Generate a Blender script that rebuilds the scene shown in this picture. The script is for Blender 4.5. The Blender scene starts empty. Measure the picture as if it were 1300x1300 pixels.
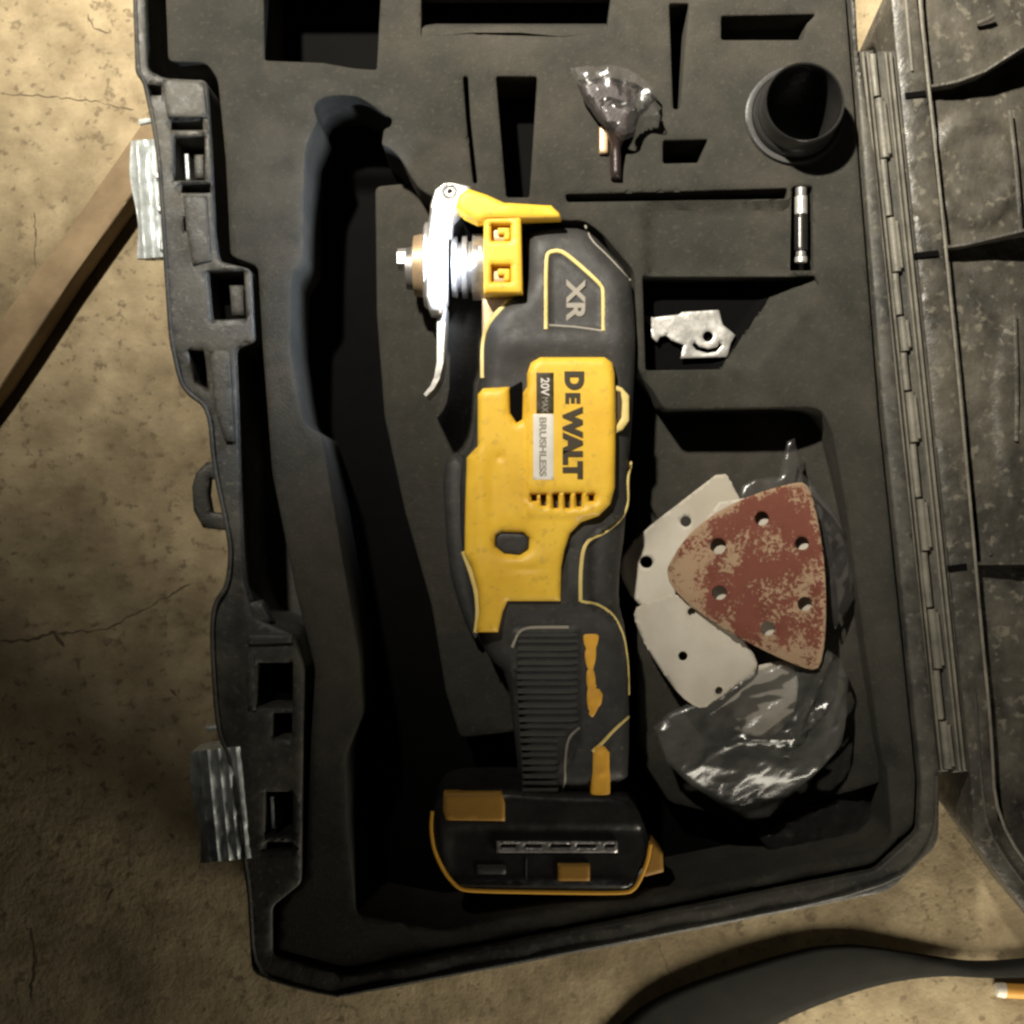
import bpy, bmesh, math, random
import numpy as np
from mathutils import Vector, Matrix, noise
from mathutils.geometry import delaunay_2d_cdt

random.seed(4)
rng = np.random.default_rng(4)
sc = bpy.context.scene
COL = sc.collection
# heights in millimetres: floor 32, case rim 100, lens 650 straight above
ZT, CZ, PXMM = 100.0, 650.0, 1.0 / 3.0
FZ = 32.0   # height of the concrete

# ------------------------------------------------------------------ camera
cam = bpy.data.cameras.new('camera')
camo = bpy.data.objects.new('camera', cam)
COL.objects.link(camo)
camo.location = (0, 0, CZ / 1000)
cam.sensor_width = 36
cam.lens = 36 * 0.55 / (1300 * PXMM / 1000)
cam.clip_start = 0.01
cam.clip_end = 50
sc.camera = camo

# ------------------------------------------------------------------ light
w = bpy.data.worlds.new('World')
sc.world = w
w.use_nodes = True
bgn = w.node_tree.nodes['Background']
bgn.inputs['Color'].default_value = (0.9, 0.9, 0.9, 1)
bgn.inputs['Strength'].default_value = 0.0025

def aim(o, target):
    d = Vector(target) - o.location
    o.rotation_euler = d.to_track_quat('-Z', 'Y').to_euler()

L = bpy.data.lights.new('work_lamp', 'SPOT')
L.energy = 196
L.color = (1.0, 0.93, 0.80)
L.spot_size = math.radians(146)
L.spot_blend = 1.0
L.shadow_soft_size = 0.018
lo = bpy.data.objects.new('work_lamp', L)
COL.objects.link(lo)
lo.location = (-0.24, 0.49, 0.80)
aim(lo, (0.197, 0.91, 0.1))

# added weak fill light, low at the lower right, to brighten the floor
D = bpy.data.lights.new('floor_fill_light', 'AREA')
D.energy = 1.1
D.color = (1.0, 0.92, 0.76)
D.shape = 'DISK'; D.size = 0.16
do = bpy.data.objects.new('floor_fill_light', D)
COL.objects.link(do)
do.location = (0.20, -0.40, 0.15)
aim(do, (0.10, -0.14, 0.03))

sc.view_settings.view_transform = 'Standard'
sc.view_settings.look = 'None'
sc.view_settings.exposure = 0.0
sc.view_settings.gamma = 1.0
sc.cycles.filter_width = 2.6

# ------------------------------------------------------------------ mapping
def k_(z): return (CZ - z) / (CZ - ZT) * PXMM
def W(px, py, z=ZT):
    k = k_(z)
    return ((px - 650) * k, (650 - py) * k)

# ------------------------------------------------------------------ materials
def mat(name, c1, c2=None, scale=60, rough=0.6, metal=0.0, bump=0.1, bscale=900, spec=0.5,
        speck=None, speck_amt=0.0, speck_scale=700, dirt=None, dirt_scale=14, dirt_amt=0.0, rvar=0.0, detail=6, bdist=0.0006):
    m = bpy.data.materials.new(name)
    m.use_nodes = True
    nt = m.node_tree
    N, Lk = nt.nodes, nt.links
    p = N['Principled BSDF']
    tc = N.new('ShaderNodeTexCoord')
    def nz(sc_, det=detail, rg=0.6):
        n = N.new('ShaderNodeTexNoise')
        n.inputs['Scale'].default_value = sc_
        n.inputs['Detail'].default_value = det
        n.inputs['Roughness'].default_value = rg
        Lk.new(tc.outputs['Object'], n.inputs['Vector'])
        return n
    def mix(fac, a, b):
        x = N.new('ShaderNodeMix'); x.data_type = 'RGBA'
        Lk.new(fac, x.inputs[0])
        if isinstance(a, tuple): x.inputs[6].default_value = (*a, 1)
        else: Lk.new(a, x.inputs[6])
        if isinstance(b, tuple): x.inputs[7].default_value = (*b, 1)
        else: Lk.new(b, x.inputs[7])
        return x.outputs[2]
    def ramp(src, lo_, hi, top=1.0):
        r = N.new('ShaderNodeMapRange')
        r.inputs['From Min'].default_value = lo_
        r.inputs['From Max'].default_value = hi
        r.inputs['To Max'].default_value = top
        Lk.new(src, r.inputs['Value'])
        return r.outputs['Result']
    c2 = c2 or tuple(v * 0.8 for v in c1)
    n = nz(scale)
    col = mix(ramp(n.outputs['Fac'], 0.3, 0.7), c1, c2)
    if dirt:
        nd = nz(dirt_scale, 8, 0.7)
        col = mix(ramp(nd.outputs['Fac'], 0.45, 0.68, dirt_amt), col, dirt)
    if speck:
        ns = nz(speck_scale, 3, 0.55)
        col = mix(ramp(ns.outputs['Fac'], 0.58, 0.68, speck_amt), col, speck)
    Lk.new(col, p.inputs['Base Color'])
    p.inputs['Metallic'].default_value = metal
    p.inputs['Specular IOR Level'].default_value = spec
    if rvar:
        nr = nz(scale * 2.3)
        rr = N.new('ShaderNodeMapRange')
        rr.inputs['From Min'].default_value = 0.3
        rr.inputs['From Max'].default_value = 0.7
        rr.inputs['To Min'].default_value = max(0.05, rough - rvar)
        rr.inputs['To Max'].default_value = min(1, rough + rvar)
        Lk.new(nr.outputs['Fac'], rr.inputs['Value'])
        Lk.new(rr.outputs['Result'], p.inputs['Roughness'])
    else:
        p.inputs['Roughness'].default_value = rough
    if bump:
        nb = nz(bscale, 4, 0.65)
        b = N.new('ShaderNodeBump')
        b.inputs['Strength'].default_value = bump
        b.inputs['Distance'].default_value = bdist
        Lk.new(nb.outputs['Fac'], b.inputs['Height'])
        Lk.new(b.outputs['Normal'], p.inputs['Normal'])
    return m

M = {}
M['concrete'] = mat('concrete', (0.44, 0.355, 0.22), (0.27, 0.21, 0.125), scale=60, rough=0.9, bump=0.9, bscale=330,
                    speck=(0.15, 0.115, 0.07), speck_amt=0.8, speck_scale=210, dirt=(0.145, 0.112, 0.064), dirt_scale=13, dirt_amt=0.88, spec=0.25, detail=9)
M['crack'] = mat('crack_dirt', (0.13, 0.098, 0.06), scale=200, rough=0.95, bump=0.3)
M['foam'] = mat('foam', (0.044, 0.042, 0.035), (0.027, 0.027, 0.023), scale=38, rough=0.95, bump=0.9, bscale=1300,
                speck=(0.085, 0.078, 0.062), speck_amt=0.3, speck_scale=520, dirt=(0.076, 0.066, 0.054), dirt_scale=20, dirt_amt=0.6, spec=0.12)
M['shell'] = mat('case_plastic', (0.052, 0.050, 0.043), (0.028, 0.027, 0.025), scale=45, rough=0.55, bump=0.35, bscale=700,
                 speck=(0.17, 0.155, 0.12), speck_amt=0.35, speck_scale=380, dirt=(0.12, 0.108, 0.082), dirt_scale=26, dirt_amt=0.6, spec=0.4, rvar=0.15)
M['lid'] = mat('lid_plastic', (0.060, 0.055, 0.045), (0.022, 0.021, 0.018), scale=75, rough=0.42, bump=0.5, bscale=260,
               speck=(0.20, 0.18, 0.14), speck_amt=0.5, speck_scale=200, dirt=(0.115, 0.102, 0.078), dirt_scale=18, dirt_amt=0.7, spec=0.5, rvar=0.2, bdist=0.001)
M['hingep'] = mat('hinge_plastic', (0.19, 0.175, 0.14), (0.085, 0.08, 0.066), scale=60, rough=0.5, bump=0.5, bscale=420,
                  speck=(0.22, 0.2, 0.16), speck_amt=0.4, speck_scale=300, spec=0.45, rvar=0.2)
M['dark'] = mat('recess_shade', (0.0028, 0.0026, 0.0026), scale=60, rough=0.8, bump=0.3, spec=0.05)  # near-black for recess floors and gaps, their shade put into the colour
M['rubber'] = mat('black_rubber', (0.040, 0.039, 0.037), (0.028, 0.027, 0.026), scale=70, rough=0.55, bump=0.25, bscale=1500,
                  speck=(0.11, 0.10, 0.08), speck_amt=0.25, speck_scale=420, spec=0.4, rvar=0.12)
M['rib'] = mat('rib_rubber', (0.052, 0.051, 0.046), scale=70, rough=0.45, bump=0.2, spec=0.5)
M['yellow'] = mat('yellow_plastic', (0.88, 0.57, 0.06), (0.84, 0.51, 0.045), scale=26, rough=0.42, bump=0.2, bscale=1600,
                  dirt=(0.62, 0.34, 0.03), dirt_scale=34, dirt_amt=0.55, speck=(0.42, 0.27, 0.06), speck_amt=0.35, speck_scale=260, spec=0.4, rvar=0.08)
M['amber'] = mat('amber_plastic', (0.80, 0.42, 0.05), (0.66, 0.34, 0.04), scale=40, rough=0.5, bump=0.15, spec=0.35)
M['ambd'] = mat('shaded_amber_plastic', (0.36, 0.19, 0.03), (0.27, 0.14, 0.025), scale=40, rough=0.55, bump=0.2, spec=0.3)  # dimmed copy of the amber, the foot's shade is in the colour
M['stripe'] = mat('yellow_edge', (0.78, 0.62, 0.24), (0.62, 0.48, 0.15), scale=90, rough=0.5, bump=0.1)
M['print'] = mat('dark_print', (0.045, 0.032, 0.012), scale=90, rough=0.6, bump=0)
M['printw'] = mat('pale_print', (0.80, 0.77, 0.70), scale=90, rough=0.6, bump=0)
M['greyp'] = mat('grey_print', (0.33, 0.30, 0.25), scale=90, rough=0.6, bump=0)
M['steel'] = mat('bright_steel', (0.82, 0.80, 0.76), (0.68, 0.66, 0.62), scale=120, rough=0.38, metal=0.7, bump=0.12, bscale=700, rvar=0.12)
M['steeld'] = mat('grey_steel', (0.42, 0.40, 0.38), (0.28, 0.27, 0.26), scale=120, rough=0.4, metal=0.7, bump=0.12, rvar=0.1)
M['brass'] = mat('tan_washer', (0.70, 0.50, 0.30), (0.50, 0.36, 0.22), scale=120, rough=0.4, metal=0.5, bump=0.12)
M['tipm'] = mat('dark_brown_plastic', (0.030, 0.018, 0.016), (0.018, 0.012, 0.011), scale=80, rough=0.4, bump=0.2)
M['zinc'] = mat('zinc_latch', (0.78, 0.84, 0.84), (0.46, 0.50, 0.50), scale=150, rough=0.45, metal=0.3, bump=0.35, bscale=500,
                dirt=(0.20, 0.19, 0.17), dirt_scale=90, dirt_amt=0.55, rvar=0.12)
M['paper'] = mat('white_paper', (0.60, 0.56, 0.48), (0.48, 0.44, 0.37), scale=30, rough=0.85, bump=0.15, dirt=(0.42, 0.37, 0.28), dirt_scale=25, dirt_amt=0.5, spec=0.2)
M['wood'] = mat('old_wood', (0.33, 0.24, 0.14), (0.20, 0.145, 0.085), scale=30, rough=0.8, bump=0.4, bscale=400, dirt=(0.12, 0.08, 0.045), dirt_scale=22, dirt_amt=0.6, spec=0.2)
M['strap'] = mat('webbing', (0.017, 0.016, 0.013), (0.012, 0.012, 0.010), scale=120, rough=0.85, bump=0.6, bscale=1400, spec=0.15)
M['orange'] = mat('orange_paint', (0.66, 0.33, 0.06), scale=60, rough=0.5, bump=0.1)
M['white'] = mat('white_plastic', (0.72, 0.66, 0.55), scale=60, rough=0.5, bump=0.1)
M['gloss'] = mat('gloss_black', (0.013, 0.0125, 0.012), (0.021, 0.020, 0.019), scale=60, rough=0.3, bump=0.1, spec=0.5, rvar=0.08)

def abrasive():
    m = mat('red_abrasive', (0.205, 0.070, 0.048), (0.165, 0.055, 0.038), scale=60, rough=0.85, bump=0.8, bscale=1800, spec=0.2)
    nt = m.node_tree; N, Lk = nt.nodes, nt.links
    p = N['Principled BSDF']
    src = p.inputs['Base Color'].links[0].from_socket
    tc = [n for n in N if n.type == 'TEX_COORD'][0]
    a = N.new('ShaderNodeTexNoise'); a.inputs['Scale'].default_value = 75; a.inputs['Detail'].default_value = 3
    b = N.new('ShaderNodeTexNoise'); b.inputs['Scale'].default_value = 620; b.inputs['Detail'].default_value = 5; b.inputs['Roughness'].default_value = 0.7
    for n in (a, b): Lk.new(tc.outputs['Object'], n.inputs['Vector'])
    at = N.new('ShaderNodeVertexColor'); at.layer_name = 'wear'
    s = N.new('ShaderNodeMath'); s.operation = 'MULTIPLY_ADD'
    Lk.new(a.outputs['Fac'], s.inputs[0]); s.inputs[1].default_value = 0.9
    Lk.new(b.outputs['Fac'], s.inputs[2])
    s2 = N.new('ShaderNodeMath'); s2.operation = 'MULTIPLY_ADD'
    Lk.new(at.outputs['Color'], s2.inputs[0]); s2.inputs[1].default_value = 0.27
    Lk.new(s.outputs[0], s2.inputs[2])
    r = N.new('ShaderNodeMapRange'); r.inputs['From Min'].default_value = 1.04; r.inputs['From Max'].default_value = 1.12
    Lk.new(s2.outputs[0], r.inputs['Value'])
    x = N.new('ShaderNodeMix'); x.data_type = 'RGBA'
    Lk.new(r.outputs['Result'], x.inputs[0]); Lk.new(src, x.inputs[6]); x.inputs[7].default_value = (0.38, 0.26, 0.165, 1)
    Lk.new(x.outputs[2], p.inputs['Base Color'])
    return m
M['abrasive'] = abrasive()

def film(name, dens, tint):
    m = bpy.data.materials.new(name); m.use_nodes = True
    nt = m.node_tree; N, Lk = nt.nodes, nt.links
    N.remove(N['Principled BSDF'])
    out = [n for n in N if n.type == 'OUTPUT_MATERIAL'][0]
    t = N.new('ShaderNodeBsdfTransparent'); t.inputs['Color'].default_value = (0.93, 0.93, 0.95, 1)
    d = N.new('ShaderNodeBsdfDiffuse'); d.inputs['Color'].default_value = (*tint, 1)
    g = N.new('ShaderNodeBsdfGlossy'); g.inputs['Roughness'].default_value = 0.24; g.inputs['Color'].default_value = (1, 1, 1, 1)
    tc = N.new('ShaderNodeTexCoord')
    nz = N.new('ShaderNodeTexNoise'); nz.inputs['Scale'].default_value = 55; nz.inputs['Detail'].default_value = 5
    nz.inputs['Distortion'].default_value = 1.5
    Lk.new(tc.outputs['Object'], nz.inputs['Vector'])
    mr = N.new('ShaderNodeMapRange'); mr.inputs['From Min'].default_value = 0.35; mr.inputs['From Max'].default_value = 0.7
    mr.inputs['To Min'].default_value = dens * 0.7; mr.inputs['To Max'].default_value = dens * 1.3
    Lk.new(nz.outputs['Fac'], mr.inputs['Value'])
    m1 = N.new('ShaderNodeMixShader'); Lk.new(mr.outputs['Result'], m1.inputs[0])
    Lk.new(t.outputs[0], m1.inputs[1]); Lk.new(d.outputs[0], m1.inputs[2])
    fr = N.new('ShaderNodeFresnel'); fr.inputs['IOR'].default_value = 1.5
    ad = N.new('ShaderNodeMath'); ad.operation = 'ADD'; Lk.new(fr.outputs[0], ad.inputs[0]); ad.inputs[1].default_value = 0.0
    m2 = N.new('ShaderNodeMixShader'); Lk.new(ad.outputs[0], m2.inputs[0])
    Lk.new(m1.outputs[0], m2.inputs[1]); Lk.new(g.outputs[0], m2.inputs[2])
    bp = N.new('ShaderNodeBump'); bp.inputs['Strength'].default_value = 0.9; bp.inputs['Distance'].default_value = 0.0003
    nb = N.new('ShaderNodeTexNoise'); nb.inputs['Scale'].default_value = 90; nb.inputs['Detail'].default_value = 3; nb.inputs['Distortion'].default_value = 2
    Lk.new(tc.outputs['Object'], nb.inputs['Vector'])
    Lk.new(nb.outputs['Fac'], bp.inputs['Height']); Lk.new(bp.outputs[0], g.inputs['Normal'])
    Lk.new(m2.outputs[0], out.inputs['Surface'])
    return m
M['film'] = film('clear_film', 0.26, (0.22, 0.22, 0.20))
M['film2'] = film('clear_film_small', 0.10, (0.30, 0.28, 0.27))

def emit(name, col, s):
    m = bpy.data.materials.new(name); m.use_nodes = True
    p = m.node_tree.nodes['Principled BSDF']
    p.inputs['Emission Color'].default_value = (*col, 1)
    p.inputs['Emission Strength'].default_value = s
    return m
M['led'] = emit('led_light', (0.8, 0.9, 1.0), 6)

# ------------------------------------------------------------------ object helpers
ORI = {}
def thing(name, label, cat, loc, group=None):
    o = bpy.data.objects.new(name, None)
    COL.objects.link(o)
    o.empty_display_size = 0.01
    o.location = [v / 1000 for v in loc]
    ORI[o.name] = Vector(loc)
    o['label'] = label; o['category'] = cat
    if group: o['group'] = group
    return o

def build(name, verts, faces, m, parent=None, smooth=False, label=None, cat=None, kind=None, flat_angle=None, group=None):
    """verts in mm, world; becomes one mesh object in metres"""
    verts = np.asarray(verts, float)
    org = ORI[parent.name] if parent is not None else None
    if parent is None:
        org = Vector((float(verts[:, 0].mean()), float(verts[:, 1].mean()), float(verts[:, 2].min())))
        if kind: org = Vector((0, 0, 0))
    me = bpy.data.meshes.new(name)
    vv = (verts - np.array(org)) / 1000
    me.from_pydata(vv.tolist(), [], [list(map(int, f)) for f in faces])
    me.materials.append(m)
    me.update()
    bm = bmesh.new(); bm.from_mesh(me)
    bmesh.ops.recalc_face_normals(bm, faces=bm.faces)
    bm.to_mesh(me); bm.free()
    if smooth:
        me.polygons.foreach_set('use_smooth', [True] * len(me.polygons))
        try: me.set_sharp_from_angle(angle=math.radians(flat_angle or 40))
        except Exception: pass
    o = bpy.data.objects.new(name, me)
    COL.objects.link(o)
    if parent is not None:
        o.parent = parent
        ORI[o.name] = org
    else:
        o.location = org / 1000
        ORI[o.name] = org
    if label: o['label'] = label
    if cat: o['category'] = cat
    if kind: o['kind'] = kind
    if group: o['group'] = group
    return o

def chaikin(p, it=1, closed=True):
    p = [tuple(q) for q in p]
    for _ in range(it):
        r = []
        n = len(p)
        for i in range(n if closed else n - 1):
            a, b = p[i], p[(i + 1) % n]
            r.append((a[0] * .78 + b[0] * .22, a[1] * .78 + b[1] * .22))
            r.append((a[0] * .22 + b[0] * .78, a[1] * .22 + b[1] * .78))
        if not closed: r = [p[0]] + r + [p[-1]]
        p = r
    return p

def fillet(poly, r):
    out = []
    n = len(poly)
    for i in range(n):
        p = np.array(poly[i], float); a = np.array(poly[i - 1], float); b = np.array(poly[(i + 1) % n], float)
        la, lb = np.linalg.norm(a - p), np.linalg.norm(b - p)
        q = min(r, la * .42, lb * .42)
        u = p + (a - p) / max(la, 1e-6) * q; v_ = p + (b - p) / max(lb, 1e-6) * q
        for t in (0, .33, .67, 1):
            out.append(tuple((1 - t) ** 2 * u + 2 * t * (1 - t) * p + t * t * v_))
    return out

def resample(p, step):
    out = []
    n = len(p)
    for i in range(n):
        a, b = np.array(p[i]), np.array(p[(i + 1) % n])
        d = np.linalg.norm(b - a)
        c = max(1, int(round(d / step)))
        for j in range(c): out.append(a + (b - a) * j / c)
    return np.array(out)

def inside(pts, poly):
    x, y = pts[:, 0], pts[:, 1]
    res = np.zeros(len(pts), bool)
    n = len(poly)
    for i in range(n):
        x1, y1 = poly[i]; x2, y2 = poly[(i + 1) % n]
        if y1 == y2: continue
        c = ((y1 > y) != (y2 > y)) & (x < (x2 - x1) * (y - y1) / (y2 - y1) + x1)
        res ^= c
    return res

def dist(pts, loops):
    best = np.full(len(pts), 1e9)
    for lp in loops:
        lp = np.asarray(lp)
        for i in range(len(lp)):
            a = lp[i]; b = lp[(i + 1) % len(lp)]
            ab = b - a; L2 = max(1e-9, ab @ ab)
            t = np.clip(((pts - a) @ ab) / L2, 0, 1)
            d = np.hypot(*(pts - a - t[:, None] * ab).T)
            best = np.minimum(best, d)
    return best

def rnd(d, r):
    t = 1 - np.clip(d / r, 0, 1)
    return r * (1 - np.sqrt(np.clip(1 - t * t, 0, 1)))
def sstep(a, b, x):
    t = np.clip((x - a) / (b - a), 0, 1)
    return t * t * (3 - 2 * t)
def vnoise(x, y, s, seed=0.0):
    return np.array([noise.noise(Vector((a * s, b * s, seed))) for a, b in zip(x, y)])

def puff_data(poly, z, bottom=None, r=1.0, step=3.0, holes=(), zf=None, round_it=0, wall_in=0.0, hole_floor=None, edges=(0.25, 0.6), mm=False):
    """poly in photo pixels at height z. Returns verts (mm), faces. hole_floor: list of heights or callables or None."""
    base = (lambda q: tuple(q)) if mm else (lambda q: W(q[0], q[1], z))
    op = poly if not round_it else chaikin(poly, round_it)
    outer = resample([base(q) for q in op], step)
    hl = [resample([base(q) for q in h], step) for h in holes]
    loops = [outer] + hl
    mn, mx = outer.min(0), outer.max(0)
    gx, gy = np.meshgrid(np.arange(mn[0], mx[0], step), np.arange(mn[1], mx[1], step * 0.87))
    gx[1::2] += step / 2
    g = np.stack([gx.ravel(), gy.ravel()], 1)
    g += rng.uniform(-.12, .12, g.shape) * step
    m = inside(g, outer)
    g = g[m]
    for h in hl: g = g[~inside(g, h)]
    d = dist(g, loops)
    extra = []
    offs = [e * r for e in edges if r > 0]
    g = g[d > max([0.45 * step] + [o + 0.3 * step for o in offs])]
    for li, lp in enumerate(loops):
        a = np.roll(lp, 1, 0); b = np.roll(lp, -1, 0)
        t = b - a; t /= np.maximum(1e-9, np.linalg.norm(t, axis=1))[:, None]
        nrm = np.stack([-t[:, 1], t[:, 0]], 1)
        for s in (1, -1):
            for o_ in offs:
                q = lp + nrm * s * o_
                mk = inside(q, outer)
                for h in hl: mk &= ~inside(q, h)
                q = q[mk]
                if len(q):
                    q = q[dist(q, loops) > o_ * 0.93]
                    if len(q): extra.append(q)
    pts = np.concatenate(loops + extra + [g])
    es = []; st = 0; sizes = []
    for lp in loops:
        n = len(lp); es += [(st + i, st + (i + 1) % n) for i in range(n)]
        sizes.append((st, n)); st += n
    vo, eo, fo, ov, oe, of = delaunay_2d_cdt([Vector(p) for p in pts.tolist()], es, [], 0, 1e-5)
    vo = np.array([(v.x, v.y) for v in vo])
    mp = {}
    for i, lst in enumerate(ov):
        for q in lst: mp[q] = i
    cen = vo[np.array(fo)].mean(1)
    ok = inside(cen, outer)
    for h in hl: ok &= ~inside(cen, h)
    faces = [f for f, k in zip(fo, ok) if k]
    dd = dist(vo, loops)
    zz = z - rnd(dd, r) if r > 0 else np.full(len(vo), float(z))
    if zf is not None:
        kk = k_(z)
        px = vo[:, 0] / kk + 650; py = 650 - vo[:, 1] / kk
        zz = zz + zf(px, py, dd)
    verts = np.concatenate([vo, zz[:, None]], 1).tolist()
    def wall(st, n, zb, inn=0.0, hole=False):
        idx = [mp[st + i] for i in range(n)]
        P = np.array([verts[i][:2] for i in idx])
        if inn:
            c = P.mean(0)
            P2 = P + (c - P) / np.maximum(1e-6, np.linalg.norm(P - c, axis=1))[:, None] * inn
        else: P2 = P
        b0 = len(verts)
        zb_ = zb(P2[:, 0], P2[:, 1]) if callable(zb) else np.full(n, float(zb))
        for (x, y), q in zip(P2, zb_): verts.append([x, y, q])
        for i in range(n):
            j = (i + 1) % n
            faces.append([idx[i], idx[j], b0 + j, b0 + i])
        return b0, P2
    if bottom is not None:
        b0, P2 = wall(0, sizes[0][1], bottom, wall_in)
    if hole_floor is not None:
        for (st, n), hf in zip(sizes[1:], hole_floor):
            if hf is not None: wall(st, n, hf, 0.0, True)
    return verts, faces

def puff(name, poly, z, m, parent=None, smooth=True, **kw):
    tags = {k: kw.pop(k) for k in ('label', 'cat', 'kind', 'group', 'flat_angle') if k in kw}
    v, f = puff_data(poly, z, **kw)
    return build(name, v, f, m, parent, smooth, **tags)

def rect(x0, y0, x1, y1): return [(x0, y0), (x1, y0), (x1, y1), (x0, y1)]
def circ(cx, cy, r, n=20, ry=None, a0=0): return [(cx + r * math.cos(a0 + 2 * math.pi * i / n), cy + (ry or r) * math.sin(a0 + 2 * math.pi * i / n)) for i in range(n)]

class MB:
    def __init__(s): s.v = []; s.f = []
    def add(s, v, f):
        b = len(s.v); s.v += [list(map(float, q)) for q in v]; s.f += [[b + i for i in g] for g in f]; return s
    def bar(s, a, b, hw, z0, z1, bev=0.3, a2=None):
        """box along a-b (mm xy), half width hw, chamfered top"""
        a = np.array(a, float); b = np.array(b, float)
        t = (b - a) / max(1e-9, np.linalg.norm(b - a)); n = np.array([-t[1], t[0]])
        bev = min(bev, hw * 0.8, (z1 - z0) * 0.6)
        R = []
        for off, zz, e in ((hw, z0, 0), (hw, z1 - bev, 0), (hw - bev, z1, bev)):
            R += [(*(a + n * off + t * e), zz), (*(b + n * off - t * e), zz), (*(b - n * off - t * e), zz), (*(a - n * off + t * e), zz)]
        f = [[3, 2, 1, 0], [8, 9, 10, 11]]
        for l in (0, 4):
            for i in range(4): f.append([l + i, l + (i + 1) % 4, l + 4 + (i + 1) % 4, l + 4 + i])
        return s.add(R, f)
    def tube(s, pts, rad, n=8, flat=1.0):
        """pts list of (x,y,z) mm"""
        pts = [Vector(p) for p in pts]
        rs = rad if isinstance(rad, (list, tuple)) else [rad] * len(pts)
        V = []; F = []
        for i, p in enumerate(pts):
            t = (pts[min(i + 1, len(pts) - 1)] - pts[max(i - 1, 0)]).normalized()
            up = Vector((0, 0, 1)) if abs(t.z) < 0.95 else Vector((1, 0, 0))
            sx = t.cross(up).normalized(); sy = sx.cross(t).normalized()
            for j in range(n):
                a = 2 * math.pi * j / n
                V.append(p + sx * math.cos(a) * rs[i] + sy * math.sin(a) * rs[i] * flat)
        for i in range(len(pts) - 1):
            for j in range(n):
                F.append([i * n + j, i * n + (j + 1) % n, (i + 1) * n + (j + 1) % n, (i + 1) * n + j])
        F.append(list(range(n))[::-1]); F.append([(len(pts) - 1) * n + j for j in range(n)])
        return s.add(V, F)
    def lathe_x(s, cy, cz, prof, n=36):
        """prof: (x, r) list, axis parallel to x"""
        V = []; F = []
        for x, r in prof:
            for j in range(n):
                a = 2 * math.pi * j / n
                V.append((x, cy + r * math.cos(a), cz + r * math.sin(a)))
        for i in range(len(prof) - 1):
            for j in range(n): F.append([i * n + j, i * n + (j + 1) % n, (i + 1) * n + (j + 1) % n, (i + 1) * n + j])
        F.append(list(range(n))); F.append([(len(prof) - 1) * n + j for j in range(n)][::-1])
        return s.add(V, F)
    def lathe_z(s, cx, cy, prof, n=48, close=True):
        V = []; F = []
        for r, z in prof:
            for j in range(n):
                a = 2 * math.pi * j / n
                V.append((cx + r * math.cos(a), cy + r * math.sin(a), z))
        for i in range(len(prof) - 1):
            for j in range(n): F.append([i * n + j, i * n + (j + 1) % n, (i + 1) * n + (j + 1) % n, (i + 1) * n + j])
        if close:
            F.append(list(range(n))); F.append([(len(prof) - 1) * n + j for j in range(n)][::-1])
        return s.add(V, F)
    def build(s, name, m, parent=None, smooth=False, **kw):
        return build(name, s.v, s.f, m, parent, smooth, **kw)

from mathutils.bvhtree import BVHTree
def skin(o):
    org = ORI[o.name]
    return BVHTree.FromPolygons([Vector(v_.co) * 1000 + org for v_ in o.data.vertices], [list(p.vertices) for p in o.data.polygons])
def drop(bvh, px, py, z):
    for _ in range(3):
        x, y = W(px, py, z)
        h = bvh.ray_cast(Vector((x, y, 400)), Vector((0, 0, -1)))
        if h[0] is None or h[0].z < 92: return z
        z = h[0].z
    return z

def line(name, pts, z, wpx, m, parent, rise=0.5, on=None, label=None):
    """raised line following photo points at height z"""
    pl = []
    cp = chaikin(pts, 2, closed=False)
    for (xa, ya), (xb, yb) in zip(cp[:-1], cp[1:]):
        c_ = max(1, int(math.hypot(xb - xa, yb - ya) / 5))
        pl += [(xa + (xb - xa) * q / c_, ya + (yb - ya) * q / c_) for q in range(c_)]
    pl.append(cp[-1])
    p3 = []
    for x, y in pl:
        zz = drop(on, x, y, z) if on else z
        p3.append((*W(x, y, zz), zz))
    return MB().tube(p3, wpx * k_(z) / 2, 8, flat=rise).build(name, m, parent, True, label=label)

def lettering(name, text, px, py, z, size_px, m, parent, width=1.0, bold=0.0, spacing=1.0, ext=0.12):
    cu = bpy.data.curves.new('lettering', 'FONT')
    cu.body = text
    cu.size = 1.0; cu.offset = bold; cu.space_character = spacing
    cu.extrude = 0.02; cu.align_x = 'CENTER'; cu.align_y = 'CENTER'
    to = bpy.data.objects.new('lettering', cu)
    COL.objects.link(to)
    bpy.context.view_layer.update()
    me = bpy.data.meshes.new_from_object(to.evaluated_get(bpy.context.evaluated_depsgraph_get()))
    bpy.data.objects.remove(to)
    V = np.array([v.co[:] for v in me.vertices]); F = [list(p.vertices) for p in me.polygons]
    bpy.data.meshes.remove(me)
    c = (V.max(0) + V.min(0)) / 2
    V = V - c
    hgt = V[:, 1].max() - V[:, 1].min()
    k = k_(z)
    s = size_px * k / hgt
    x = V[:, 0] * s * width; y = V[:, 1] * s
    cx, cy = W(px, py, z)
    out = np.stack([cx + y, cy - x, z + V[:, 2] / 0.02 * ext], 1)
    return build(name, out, F, m, parent)

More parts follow.
